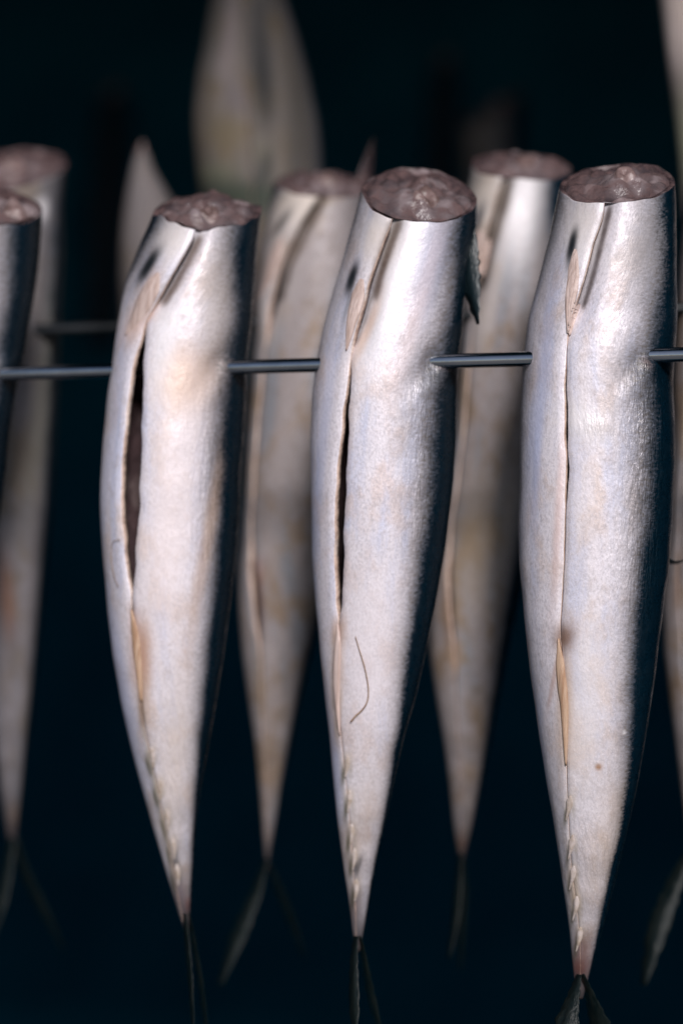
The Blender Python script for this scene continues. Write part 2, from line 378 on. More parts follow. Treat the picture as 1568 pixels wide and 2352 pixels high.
def build_cut(f, parent, bone, seed=0.0, na=110, nr=34, dome=.0026):
    """the cut end: a wet, uneven face of flesh inside the rim of skin, with the backbone in it"""
    a = np.linspace(0, 2 * np.pi, na, endpoint=False); rr = np.linspace(0, 1, nr)
    rim = f.pos(f.vtop(a), a, .972 + .010 * np.sin(3 * a + seed) + .008 * np.sin(7 * a + seed * 2) + .006 * np.sin(13 * a + seed))
    c = rim.mean(0); n = np.array([0, 0, 1.0])
    bx, by, br = bone
    ax, ay = rim[na // 4] - c, rim[0] - c
    bo = ax * bx + ay * by
    def height(p, r, ang):
        x, y = p[..., 0] - c[0], p[..., 1] - c[1]
        h = dome * (1 - r ** 2) * (.75 + .35 * np.sin(ang + seed))
        h = h + (1 - r ** 6) * (.0011 * np.sin(x * 430 + seed + 2 * np.sin(y * 260 + seed)) * np.sin(y * 380 + seed * 2) + .0005 * np.sin(x * 900 + y * 700 + seed))
        d = np.hypot(x - bo[0], y - bo[1])
        h = h + .0012 * np.exp(-(d / (br * 1.9)) ** 2)                                   # the bone stands a little proud
        # flakes of muscle fan out from the bone
        h = h + .0003 * np.sin(7 * np.arctan2(y - bo[1], x - bo[0]) + seed + d * 500) * sstep(d, br, br * 2) * (1 - r ** 8)
        # hollow of the belly cavity in front of the bone
        d2 = np.hypot((x - (bo[0] + ay[0] * .42)) / .0085, (y - (bo[1] + ay[1] * .42)) / .0035)
        h = h - .0030 * np.exp(-d2 ** 2) * (1 - r ** 10)
        return h - .0010 * np.exp(-((r - .95) / .03) ** 2)
    V = [c + n * height(c, 0.0, 0.0)]
    for r in rr[1:]:
        p = c + (rim - c) * r
        V += list(p + n * height(p, r, a)[:, None])
    fc = []
    ix = lambda i, k: 1 + i * na + k % na
    for k in range(na): fc.append((0, ix(0, k), ix(0, k + 1)))
    for i in range(nr - 2):
        for k in range(na): fc.append((ix(i, k), ix(i + 1, k), ix(i + 1, k + 1), ix(i, k + 1)))
    o = mesh_obj('cut_end', V, fc, FLESH, parent)
    VA = np.array(V); dd = np.hypot((VA[:, 0] - c[0] - bo[0]) / (br * 2.6), (VA[:, 1] - c[1] - bo[1]) / (br * 1.7))
    add_attr(o.data, 'pale', 'FLOAT', np.exp(-dd ** 2) * (.75 + .25 * np.sin(VA[:, 0] * 900 + seed)))
    # backbone: a ragged ring of bone with a hollow middle, following the flesh
    V = []; fc = []; NS = 30
    prof = [(.0, -.0003), (.3, .0), (.5, .0006), (.75, .0007), (1.0, .0003), (1.25, -.0009)]
    for (r, h) in prof:
        for k in range(NS):
            q = 2 * math.pi * k / NS; w2 = .62 * (1 + .12 * math.sin(3 * q + seed) + .07 * math.sin(5 * q + seed * 3))
            p = c + bo + np.array([math.cos(q), math.sin(q), 0]) * r * br * w2
            rx = min(1.0, float(np.hypot(p[0] - c[0], p[1] - c[1]) / max(1e-6, np.linalg.norm(ax[:2]))))
            base = (bo[2] + 0 * rx) + float(height(p, rx, math.atan2(0, 1))) + ((p - c - bo) @ ax) / (ax @ ax) * ax[2] + ((p - c - bo) @ ay) / (ay @ ay) * ay[2]
            V.append([p[0], p[1], c[2] + base + h + .0007])
    for i in range(len(prof) - 1):
        for k in range(NS): fc.append((i * NS + k, (i + 1) * NS + k, (i + 1) * NS + (k + 1) % NS, i * NS + (k + 1) % NS))
    mesh_obj('backbone', V, fc, BONE, o, origin=world_of(o))
    return o

def leaf(name, f, parent, path, widths, m, lift=.0006, n=26, k=9, ridge=.00025, rays=4):
    """a thin fin lying on the body: path in the picture, laid on the skin, with raised rays and a thickness"""
    p = np.array(path, float); tt = np.linspace(0, 1, len(p)); g = np.linspace(0, 1, n)
    x = np.interp(g, tt, p[:, 0]); y = np.interp(g, tt, p[:, 1])
    wv = np.interp(g, np.linspace(0, 1, len(widths)), widths)
    tx, ty = np.gradient(x), np.gradient(y); q = np.hypot(tx, ty); nx, ny = ty / q, -tx / q
    s = np.linspace(-1, 1, k)
    gx = x[:, None] + nx[:, None] * wv[:, None] * s; gy = y[:, None] + ny[:, None] * wv[:, None] * s
    h = lift * ((1 - .95 * np.abs(s) ** 2.5)[None, :] * (.25 + .75 * np.sin(np.pi * g) ** .6)[:, None]) + ridge * np.cos(s * np.pi * rays)[None, :] * (.3 + g[:, None]) * (1 - np.abs(s) ** 4)[None, :]
    topv = f.on(gx, gy, h); bot = f.on(gx, gy, h * 0 - .0006)
    V = np.concatenate([topv.reshape(-1, 3), bot.reshape(-1, 3)]); N = n * k
    fc = []
    ix = lambda i, j, b=0: b * N + i * k + j
    for i in range(n - 1):
        for j in range(k - 1):
            fc.append((ix(i, j), ix(i, j + 1), ix(i + 1, j + 1), ix(i + 1, j)))
            fc.append((ix(i, j, 1), ix(i + 1, j, 1), ix(i + 1, j + 1, 1), ix(i, j + 1, 1)))
        for j, d in ((0, 0), (k - 1, 1)):
            e = (ix(i, j), ix(i + 1, j), ix(i + 1, j, 1), ix(i, j, 1)); fc.append(e if d == 0 else e[::-1])
    for j in range(k - 1):
        fc.append((ix(0, j), ix(0, j, 1), ix(0, j + 1, 1), ix(0, j + 1))); fc.append((ix(n - 1, j), ix(n - 1, j + 1), ix(n - 1, j + 1, 1), ix(n - 1, j, 1)))
    return mesh_obj(name, V, fc, m, parent)

def tube_pts(P, rad, sides=8, caps=True):
    P = np.array(P, float); n = len(P); rad = np.broadcast_to(np.asarray(rad, float), (n,))
    T = np.gradient(P, axis=0); T /= np.linalg.norm(T, axis=1)[:, None]
    ref = np.array([0.0, 0, 1]) if abs(T[0][2]) < .8 else np.array([0, 1.0, 0])
    V = []
    for p, t, r in zip(P, T, rad):
        a = np.cross(t, ref); a /= np.linalg.norm(a); b = np.cross(t, a)
        for q in range(sides):
            V.append(p + r * (math.cos(2 * math.pi * q / sides) * a + math.sin(2 * math.pi * q / sides) * b))
    fc = [(i * sides + q, i * sides + (q + 1) % sides, (i + 1) * sides + (q + 1) % sides, (i + 1) * sides + q) for i in range(n - 1) for q in range(sides)]
    if caps: fc += [tuple(range(sides))[::-1], tuple(range((n - 1) * sides, n * sides))]
    return V, fc
def smooth_path(pts, n=40):
    p = np.array(pts, float); t = np.linspace(0, 1, len(p)); g = np.linspace(0, 1, n)
    o = np.stack([np.interp(g, t, p[:, i]) for i in range(p.shape[1])], 1)
    for _ in range(6): o[1:-1] = (o[:-2] + 2 * o[1:-1] + o[2:]) / 4
    return o
def strand(f, parent, pts, r0=.00012, r1=.00026, lift=.0006, name='dried_strand'):
    p = smooth_path(pts); P = f.on(p[:, 0], p[:, 1], lift)
    V, fc = tube_pts(P, np.linspace(r0, r1, len(P)), 6)
    return mesh_obj(name, V, fc, STRAND, parent)

def free_fin(name, f, parent, lobes, m, D=None, bow=.004, th=.0006, n=24, k=7, rays=4):
    """fins that stand free of the body: each lobe is (path, half widths, depth at start, depth at end), depths towards the viewer"""
    V = []; fc = []
    for (path, widths, d0, d1) in lobes:
        p = smooth_path(path, n); g = np.linspace(0, 1, n); wv = np.interp(g, np.linspace(0, 1, len(widths)), widths)
        tx, ty = np.gradient(p[:, 0]), np.gradient(p[:, 1]); q = np.hypot(tx, ty); nx, ny = ty / q, -tx / q
        s = np.linspace(-1, 1, k); base = len(V); 
        for side in (0, 1):
            for i in range(n):
                for jx in range(k):
                    fray = 1 + .16 * math.sin(i * 1.9 + path[0][0]) * g[i] + .10 * math.sin(i * 3.7 + s[jx] * 3)
                    x = p[i, 0] + nx[i] * wv[i] * s[jx] * fray; y = p[i, 1] + ny[i] * wv[i] * s[jx] * fray
                    d = d0 + (d1 - d0) * g[i] + bow * (1 - s[jx] ** 2) * .4 + s[jx] * .0025 + .00022 * math.cos(s[jx] * math.pi * rays)
                    V.append(point(x, y, float(f.dist(upright(x, y)[1])) - d + side * th))
        N = n * k; ix = lambda i, j, b=0: base + b * N + i * k + j
        for i in range(n - 1):
            for j in range(k - 1):
                fc.append((ix(i, j), ix(i, j + 1), ix(i + 1, j + 1), ix(i + 1, j))); fc.append((ix(i, j, 1), ix(i + 1, j, 1), ix(i + 1, j + 1, 1), ix(i, j + 1, 1)))
            fc.append((ix(i, 0), ix(i + 1, 0), ix(i + 1, 0, 1), ix(i, 0, 1))); fc.append((ix(i, k - 1, 1), ix(i + 1, k - 1, 1), ix(i + 1, k - 1), ix(i, k - 1)))
        for j in range(k - 1):
            fc.append((ix(0, j), ix(0, j, 1), ix(0, j + 1, 1), ix(0, j + 1))); fc.append((ix(n - 1, j), ix(n - 1, j + 1), ix(n - 1, j + 1, 1), ix(n - 1, j, 1)))
    return mesh_obj(name, V, fc, m, parent)

def fish_root(f, label, group):
    X, Y, Z, t = at(*[float(q) for q in (f.axis_px(f.v1)[0], f.v1)], float(f.dist(f.v1)))
    e = bpy.data.objects.new('mackerel', None); e.empty_display_size = .02
    e.location = (float(X), float(Y), float(Z)); link(e)
    return tag(e, label, 'fish', group)

def edges(f, lips_left, lips_right, over_until):
    """angles of the two lips of the belly cut; closed below the vent"""
    la = f.angle_curve(lips_left); ra = f.angle_curve(lips_right)
    ou = upright(*over_until)[1]
    return la, ra, (lambda v: 1 - sstep(v, ou - 120, ou))

# ------------------------------------------------------------------ the smoking cabinet
def box(name, x0, x1, y0, y1, z0, z1, m, label=None):
    c = ((x0 + x1) / 2, (y0 + y1) / 2, z0)
    V = [(x, y, z) for z in (z0, z1) for y in (y0, y1) for x in (x0, x1)]
    fc = [(0, 2, 3, 1), (4, 5, 7, 6), (0, 1, 5, 4), (2, 6, 7, 3), (0, 4, 6, 2), (1, 3, 7, 5)]
    o = mesh_obj(name, V, fc, m, None, False, origin=c); o['kind'] = 'structure'; return o
LINTEL = 1.70                   # underside of the roof: its front edge shades what hangs deep and high
box('back_wall', -1.0, 1.0, 2.70, 2.73, .05, LINTEL, SOOT)
box('left_wall', -1.03, -1.0, .60, 2.73, .05, LINTEL, SOOT)
box('right_wall', 1.0, 1.03, .60, 2.73, .05, LINTEL, SOOT)
box('ceiling', -1.03, 1.03, .60, 2.73, LINTEL, LINTEL + .03, SOOT)
box('cabinet_floor', -1.03, 1.03, .60, 2.73, .02, .05, SOOT)
box('front_light_blocker', -1.03, 1.03, .57, .60, .02, 1.03, SOOT)  # unseen board, added to block sky light and ground bounce
box('ground', -60, 60, -60, 60, -.05, 0, YARD)

# ------------------------------------------------------------------ the rods
DF = {'L': .770, 'F1': .752, 'F2': .736, 'F3': .721}
AXB = .0099                     # the fish hang a little behind the rod
STEEL_SHADED = simple('shaded_steel', (0.14, 0.145, 0.15), (0.08, 0.085, 0.09), 220, .35, 1.0, .1, (.15, 1, 1))  # darker copy of the rod steel: dimness of the second row in its colour
def rod(p0, p1, label, r, m=STEEL):
    n = 40
    P = [np.array(p0) + (np.array(p1) - np.array(p0)) * q for q in np.linspace(0, 1, n)]
    V, fc = tube_pts(P, r, 28)
    o = mesh_obj('steel_rod', V, fc, m, None, True, origin=tuple(P[n // 2]))
    return tag(o, label, 'rod', 'steel hanging rods')
ra, rb = point(560, 843, .7467), point(1480, 817, .7165)
rd = (rb - ra)
rod(ra - rd * 1.35, rb + rd * .75, 'polished steel rod in front, piercing the sharp bright row of fish', .0023)
rc = point(175, 755, .857)
rod(rc - rd * .8, rc + rd * 2.6, 'dim blurred steel rod holding the second row of fish behind', .0021, STEEL_SHADED)

# ------------------------------------------------------------------ front row
G1 = 'headless fish hanging on the front rod'
def line_marks(path, w_, c, k, step=26):
    p = smooth_path(path, max(3, int(abs(path[-1][1] - path[0][1]) / step)))
    o = []
    for q in range(len(p) - 1):
        dx, dy = p[q + 1] - p[q]
        o.append((p[q][0], p[q][1], w_ * rng.uniform(.85, 1.15), step * (1.0 if step < 20 else .75), -math.degrees(math.atan2(dx, dy)), c, k * rng.uniform(.8, 1)))
    return o
def finlet_marks(pts, dx=-7, tilt=6):
    o = []
    for (x, y) in pts:
        o.append((x + dx, y + 44, 5.5, 27, tilt, (.10, .09, .05), .85)); o.append((x + 2, y + 14, 12, 22, 0, (.50, .40, .29), .5)); o.append((x + 9, y + 38, 5, 22, -tilt, (.22, .19, .14), .35))  # tan fleck, with the finlet's shadow painted as dark strokes beside it
    return o
TAN = (.42, .27, .17); BRN = (.16, .08, .045); BLK = (.012, .016, .020); PINK = (.62, .45, .42); BLUE = (.40, .45, .66); GRY = (.20, .20, .22)
WHT = (.80, .77, .80)

# ---- right fish, in focus
f3 = Fish(DF['F3'] + AXB,
    [(1287,420),(1275,480),(1258,560),(1235,650),(1211,740),(1199,820),(1197,900),(1194,1000),(1192,1100),(1191,1200),(1193,1300),(1200,1400),(1211,1500),(1225,1600),(1240,1700),(1256,1800),(1272,1900),(1287,2000),(1302,2100),(1308,2150),(1312,2200),(1316,2240),(1324,2296)],
    [(1548,420),(1551,480),(1552,560),(1551,650),(1551,740),(1546,830),(1546,900),(1549,1000),(1546,1100),(1540,1200),(1533,1300),(1521,1400),(1508,1500),(1496,1600),(1480,1700),(1461,1800),(1441,1900),(1418,2000),(1392,2100),(1378,2150),(1364,2200),(1354,2240),(1338,2296)],
    (1415, 420), (1331, 2292), (40, -14),
    seam=[(1385,480),(1345,640),(1305,760),(1300,900),(1300,1080),(1296,1250),(1288,1420),(1286,1500),(1300,1640),(1302,1760),(1306,1900),(1312,2000),(1325,2100),(1332,2220)],
    back=[(1520,470),(1520,600),(1516,740),(1487,825),(1500,950),(1498,1080),(1488,1200),(1476,1300),(1466,1400),(1456,1500),(1450,1600),(1446,1700),(1438,1800),(1424,1900),(1403,2000),(1380,2100),(1356,2220)])
f3.marks = [(1482,832,12,14,0,(.16,.11,.10),.7)] + finlet_marks(((1308,1830),(1313,1920),(1315,1990),(1322,2060),(1330,2130))) + line_marks([(1284,1500),(1270,1570),(1258,1640)], 4, (.42,.30,.27), .6) + line_marks([(1398,484),(1379,560),(1358,640),(1333,715)], 8, (.09,.07,.07), .9, 15) + [(1340,520,42,70,8,(.76,.70,.68),.7)]  # dark line down the flap edge is its painted shadow
r3 = fish_root(f3, 'sharply focused silver fish with nearly closed belly cut, right of the three front fish', G1)
le, re_, ov = edges(f3,
    [(1391,470),(1390,486),(1386,505),(1366,560),(1346,640),(1330,690),(1314,735),(1304,770),(1299,850),(1296,900),(1297,1000),(1300,1080),(1297,1200),(1293,1300),(1288,1400),(1286,1430),(1287,1460),(1299,1640),(1302,1760),(1306,1900),(1312,2000),(1325,2100),(1332,2235)],
    [(1378,470),(1372,490),(1352,560),(1334,640),(1318,690),(1306,735),(1303,770),(1302,850),(1303,900),(1304,1000),(1307,1080),(1300,1200),(1296,1300),(1290,1400),(1288,1430),(1288,1460),(1300,1640),(1303,1760),(1307,1900),(1313,2000),(1326,2100),(1333,2235)], (1310, 790))
build_body(f3, r3, SKIN[0], 330, 250, le, re_, ov, seed=1.7, dents=.014,
    stains_and_shading=[(1296,1466,24,30,0,BRN,.85),(1310,1440,26,34,0,TAN,.28),(1373,1762,8,8,0,(.30,.14,.05),.9),(1322,566,10,40,8,BLK,.95),(1323,560,8,34,8,BLK,.9),(1318,600,9,40,5,GRY,.6),
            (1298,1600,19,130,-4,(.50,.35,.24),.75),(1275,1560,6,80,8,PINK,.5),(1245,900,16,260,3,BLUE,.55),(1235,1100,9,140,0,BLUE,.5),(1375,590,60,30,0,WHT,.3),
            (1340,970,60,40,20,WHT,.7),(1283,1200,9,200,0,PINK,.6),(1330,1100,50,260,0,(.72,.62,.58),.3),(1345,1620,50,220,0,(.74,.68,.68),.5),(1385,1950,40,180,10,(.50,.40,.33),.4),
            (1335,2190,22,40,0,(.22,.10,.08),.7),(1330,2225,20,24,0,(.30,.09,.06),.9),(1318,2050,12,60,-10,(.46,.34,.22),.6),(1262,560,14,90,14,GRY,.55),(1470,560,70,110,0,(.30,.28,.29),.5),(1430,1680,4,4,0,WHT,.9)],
    wrinkles=[(1470,950,36,110,.7),(1470,1150,40,190,.65),(1440,1320,50,160,.35),(1370,1960,60,110,.35),(1385,2120,40,90,.4),(1370,980,40,30,.4)],
    folds=[(1484,832,.0010,75,24,-.62,.8)])
build_cut(f3, r3, (.10, .25, .0042), 1.1)
leaf('pelvic_fin', f3, r3, [(1331,572),(1325,635),(1317,700),(1307,772)], [5,13,13,8,2], FIN, lift=.0004, ridge=.0001, n=34, k=13)
leaf('anal_fin', f3, r3, [(1284,1470),(1288,1540),(1297,1620),(1301,1700),(1302,1760)], [1,9,11,8,4,1], FIN_BROWN, lift=.0006, ridge=.00008, n=34)
for (x, y) in ((1308,1830),(1313,1920),(1315,1990),(1322,2060),(1330,2130)):
    leaf('finlet', f3, r3, [(x + 3,y),(x,y + 26),(x - 8,y + 58)], [2,7,6,3,1], FINLET, lift=.0003, n=18, k=9, rays=2, ridge=.00005)
free_fin('tail_fin', f3, r3, [([(1329,2238),(1314,2295),(1296,2370),(1270,2450)], [6,16,32,12], .006, .018), ([(1335,2238),(1358,2300),(1385,2380),(1405,2450)], [6,14,28,10], .004, -.012)], TAILFIN)
free_fin('dorsal_fin', f3, r3, [([(1520,1275),(1545,1296),(1574,1286)], [7,5,2], -.012, -.016)], DARKFIN, n=12)

# ---- middle fish
f2 = Fish(DF['F2'] + AXB,
    [(828,440),(812,500),(795,560),(770,650),(745,740),(726,830),(718,900),(714,1000),(712,1100),(714,1200),(719,1300),(727,1400),(736,1500),(746,1600),(757,1700),(766,1800),(776,1900),(790,2000),(798,2050),(805,2100),(809,2140),(816,2188)],
    [(1094,440),(1094,500),(1085,560),(1070,650),(1063,740),(1052,830),(1050,900),(1046,1000),(1040,1100),(1030,1200),(1016,1300),(999,1400),(977,1500),(953,1600),(926,1700),(904,1800),(883,1900),(862,2000),(852,2050),(843,2100),(835,2140),(827,2188)],
    (960, 446), (821, 2184), (54, 6),
    seam=[(900,500),(868,600),(845,690),(805,820),(795,950),(782,1150),(776,1420),(777,1500),(777,1600),(786,1700),(796,1800),(805,1900),(812,2000),(818,2130)],
    back=[(1052,520),(1048,620),(1040,740),(1010,830),(1006,900),(1001,1000),(994,1100),(984,1200),(967,1300),(952,1400),(938,1500),(926,1600),(912,1700),(895,1800),(878,1900),(858,2000),(836,2130)])
f2.marks = [(1011,838,12,14,0,(.16,.11,.10),.7)] + finlet_marks(((796,1735),(801,1815),(806,1893),(812,1948),(816,2020)), -6, 2) + line_marks([(911,515),(887,575),(867,640),(854,694)], 13, (.10,.062,.042), .92, 15) + [(872,530,30,62,18,(.74,.68,.66),.7)] + line_marks([(840,700),(822,760),(808,820)], 4, (.26,.20,.17), .6) + line_marks([(768,1470),(766,1560),(768,1650)], 4, (.26,.2,.15), .5)  # brown wedge beside the flap edge paints the shade under it
r2 = fish_root(f2, 'silver middle front fish with a narrow dark belly slit and hanging dark fin', G1)
le, re_, ov = edges(f2,
    [(909,488),(908,498),(903,515),(890,545),(870,600),(852,650),(843,690),(828,740),(809,800),(800,860),(792,920),(783,1000),(772,1100),(768,1200),(766,1300),(769,1380),(775,1415),(776,1440),(777,1500),(776,1600),(785,1700),(795,1800),(804,1900),(811,2000),(817,2140)],
    [(898,488),(892,500),(878,545),(858,600),(842,650),(832,690),(818,740),(805,800),(806,860),(804,920),(800,1000),(796,1100),(791,1200),(788,1300),(785,1385),(778,1415),(777,1440),(778,1500),(777,1600),(786,1700),(796,1800),(805,1900),(812,2000),(818,2140)], (810, 830))
build_body(f2, r2, SKIN[1], 300, 220, le, re_, ov, seed=4.1, dents=.014,
    stains_and_shading=[(816,640,11,38,14,BLK,.95),(817,638,9,32,14,BLK,.95),(808,700,5,50,10,GRY,.7),(840,760,14,90,18,(.62,.42,.30),.6),(777,1450,16,34,0,(.42,.27,.2),.7),(775,1560,16,130,0,(.62,.46,.38),.6),(778,1640,8,60,0,(.40,.28,.18),.6),
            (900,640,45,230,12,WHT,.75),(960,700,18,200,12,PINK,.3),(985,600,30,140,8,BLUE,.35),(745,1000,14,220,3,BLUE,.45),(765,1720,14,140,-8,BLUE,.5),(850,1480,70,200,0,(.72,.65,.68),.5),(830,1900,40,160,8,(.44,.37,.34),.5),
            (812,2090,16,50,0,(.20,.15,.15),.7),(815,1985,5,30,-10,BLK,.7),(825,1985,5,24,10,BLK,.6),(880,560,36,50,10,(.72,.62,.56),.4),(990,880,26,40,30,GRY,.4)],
    wrinkles=[(970,980,30,150,.5),(955,1200,36,160,.35),(845,1960,40,120,.3)],
    folds=[(1011,838,.0017,75,25,-.62,.78)])
build_cut(f2, r2, (.12, .40, .0052), 2.6)
leaf('pelvic_fin', f2, r2, [(840,640),(828,690),(814,745),(799,806)], [5,14,13,8,1], FIN, lift=.0004, ridge=.0001, n=34, k=13)
leaf('anal_fin', f2, r2, [(776,1435),(777,1500),(775,1560),(777,1620),(783,1690)], [1,8,9,7,4,1], FIN, lift=.0006, ridge=.00008, n=34)
for (x, y) in ((796,1735),(801,1815),(806,1893),(812,1948),(816,2020)):
    leaf('finlet', f2, r2, [(x + 2,y),(x + 3,y + 24),(x - 2,y + 52)], [2,6,5,3,1], FINLET, lift=.0003, n=18, k=9, rays=2, ridge=.00005)
strand(f2, r2, [(818,1462),(826,1490),(838,1530),(847,1580),(845,1612),(832,1632),(818,1644),(808,1658)])
free_fin('pectoral_fin', f2, r2, [([(1070,478),(1074,580),(1082,660),(1097,745)], [16,25,21,3], .001, .006)], DARKFIN)
free_fin('tail_fin', f2, r2, [([(817,2150),(812,2205),(813,2290),(815,2420)], [5,9,12,6], .004, .016), ([(825,2150),(838,2215),(852,2290),(885,2420)], [5,8,10,5], .002, -.010)], TAILFIN)

# ---- left fish
f1 = Fish(DF['F1'] + AXB,
    [(358,470),(340,520),(322,560),(305,605),(290,650),(280,700),(271,740),(258,830),(248,900),(238,1000),(233,1100),(234,1200),(239,1300),(248,1400),(260,1500),(276,1600),(299,1700),(325,1800),(352,1900),(381,2000),(396,2050),(408,2090),(422,2136)],
    [(604,460),(598,500),(591,560),(584,650),(580,740),(570,830),(566,900),(560,1000),(553,1100),(547,1200),(540,1300),(529,1400),(515,1500),(499,1600),(481,1700),(463,1800),(450,1900),(444,2000),(441,2050),(439,2090),(434,2136)],
    (478, 484), (428, 2132), (30, -6),
    seam=[(440,540),(405,620),(355,705),(325,800),(310,950),(300,1150),(302,1360),(303,1400),(320,1550),(331,1650),(350,1750),(370,1850),(390,1950),(405,2030),(416,2085)],
    back=[(548,540),(545,640),(548,740),(520,832),(518,900),(512,1000),(509,1100),(506,1200),(500,1300),(490,1400),(479,1500),(468,1600),(459,1700),(452,1800),(446,1900),(441,2000),(436,2085)])
f1.marks = [(521,838,12,14,0,(.16,.11,.10),.7)] + finlet_marks(((347,1715),(363,1790),(380,1860),(394,1925),(403,1985)), -5, -16) + line_marks([(454,554),(428,607),(398,657),(367,706)], 11, (.11,.075,.06), .9, 15) + [(408,548,40,50,30,(.76,.70,.68),.7)] + line_marks([(304,1400),(316,1500),(322,1590),(334,1680)], 6, (.16,.11,.08), .75) + line_marks([(334,1680),(352,1780),(376,1890),(396,1980)], 4, (.16,.14,.09), .55)  # flap shadow and the shadow line along the seam are painted dark
f1.ragged = 9.0
r1 = fish_root(f1, 'silver fish with the widest open dark belly slit, left of the three front fish', G1)
le, re_, ov = edges(f1,
    [(452,518),(450,530),(445,548),(430,578),(405,622),(380,667),(356,706),(334,738),(316,800),(303,850),(293,930),(283,1020),(279,1100),(281,1200),(289,1300),(299,1360),(302,1400),(320,1550),(330,1650),(349,1750),(369,1850),(389,1950),(404,2030),(415,2092)],
    [(442,512),(436,530),(420,575),(394,622),(368,667),(345,706),(334,740),(332,800),(330,850),(328,950),(325,1050),(322,1150),(313,1250),(307,1340),(304,1368),(303,1400),(321,1550),(331,1650),(350,1750),(370,1850),(390,1950),(405,2030),(416,2092)], (335, 750))
build_body(f1, r1, SKIN[2], 280, 200, le, re_, ov, seed=7.7, dents=.014,
    stains_and_shading=[(346,612,13,48,28,BLK,.95),(348,606,11,40,28,BLK,.95),(352,660,16,40,28,(.45,.25,.15),.6),(318,735,24,60,24,(.60,.40,.32),.6),(325,1500,24,80,-6,(.40,.21,.12),.8),(333,1600,14,90,-6,(.42,.29,.2),.6),(310,1430,12,40,-10,PINK,.6),(326,1600,6,70,-6,(.34,.22,.12),.6),
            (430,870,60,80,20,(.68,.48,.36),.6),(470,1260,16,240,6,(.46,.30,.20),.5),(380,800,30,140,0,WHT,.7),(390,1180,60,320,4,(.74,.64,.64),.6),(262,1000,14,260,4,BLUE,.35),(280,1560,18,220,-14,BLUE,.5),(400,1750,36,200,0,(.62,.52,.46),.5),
            (405,1990,8,40,-10,BLK,.7),(412,2060,16,34,0,(.22,.15,.17),.7),(430,2080,8,20,0,(.40,.16,.14),.7),(490,700,40,120,0,(.42,.35,.30),.4)],
    wrinkles=[(470,1080,26,120,.45),(470,1240,30,130,.4),(395,1850,40,180,.45)],
    folds=[(521,838,.0014,70,24,-.5,.86)])
build_cut(f1, r1, (.05, .45, .0048), 4.4)
leaf('pelvic_fin', f1, r1, [(374,622),(350,672),(320,722),(290,770)], [6,18,18,11,2], FIN, lift=.0004, ridge=.0001, n=34, k=13)
leaf('anal_fin', f1, r1, [(303,1400),(312,1460),(320,1530),(328,1610)], [1,8,9,6,2], FIN_BROWN, lift=.0006, ridge=.00008, n=30)
for (x, y) in ((347,1715),(363,1790),(380,1860),(394,1925),(403,1985)):
    leaf('finlet', f1, r1, [(x + 2,y),(x + 6,y + 24),(x + 6,y + 50)], [2,6,5,3,1], FINLET, lift=.0003, n=18, k=9, rays=2, ridge=.00005)
strand(f1, r1, [(282,1238),(266,1240),(261,1260),(262,1290),(267,1325),(277,1348)], .00011, .00011)
free_fin('tail_fin', f1, r1, [([(424,2098),(429,2150),(437,2240),(446,2400)], [4,6,6,3], .004, .016), ([(432,2098),(443,2155),(462,2260),(478,2400)], [4,6,6,3], .0, -.012)], TAILFIN)

# ---- plainer builder for the fish that are out of focus
def soft_fish(D, left, right, top, bottom, cut, seam, back, label, group, skin, lips=None, stains_and_shading=(), folds=(), bone=(.1, .3, .0045), tail=None, seed=0., over=None, rows=150, cols=120, fin=None, dents=.010):
    f = Fish(D, left, right, top, bottom, cut, seam, back); r = fish_root(f, label, group)
    if lips: le, re_, ov = edges(f, lips[0], lips[1], over)
    else:
        le, re_, ov = (lambda v: f.seam(v) - .004), (lambda v: f.seam(v) + .004), (lambda v: 0 * v)
    build_body(f, r, skin, rows, cols, le, re_, ov, stains_and_shading=stains_and_shading, folds=folds, seed=seed, dents=dents)
    build_cut(f, r, bone, seed, 60, 14)
    if fin: leaf('pelvic_fin', f, r, fin, [6, 14, 12, 2], FIN, lift=.0004, ridge=.0001, n=34, k=13)
    if tail: free_fin('tail_fin', f, r, tail, TAILFIN)
    return f, r

# left edge of the front row
fl, rl = soft_fish(DF['L'] + AXB,
    [(-175,430),(-180,500),(-190,640),(-215,800),(-240,1000),(-245,1200),(-235,1400),(-200,1600),(-150,1800),(-95,2000)],
    [(98,430),(97,500),(84,640),(60,800),(38,900),(22,1000),(-2,1200),(-28,1400),(-50,1600),(-62,1800),(-68,2000)],
    (-38, 470), (-80, 2000), (36, 4),
    [(-90,500),(-130,700),(-160,900),(-180,1200),(-165,1500),(-110,1800),(-80,2000)],
    [(38,520),(30,640),(8,800),(-10,900),(-24,1000),(-50,1200),(-70,1400),(-80,1600),(-72,1800),(-66,2000)],
    'blurred fish cut off by the left edge, pierced by the front rod', G1, SKIN[2], seed=2.2, bone=(.55, .5, .005),
    folds=[(2,832,.0012,60,24,-.6,.8)])

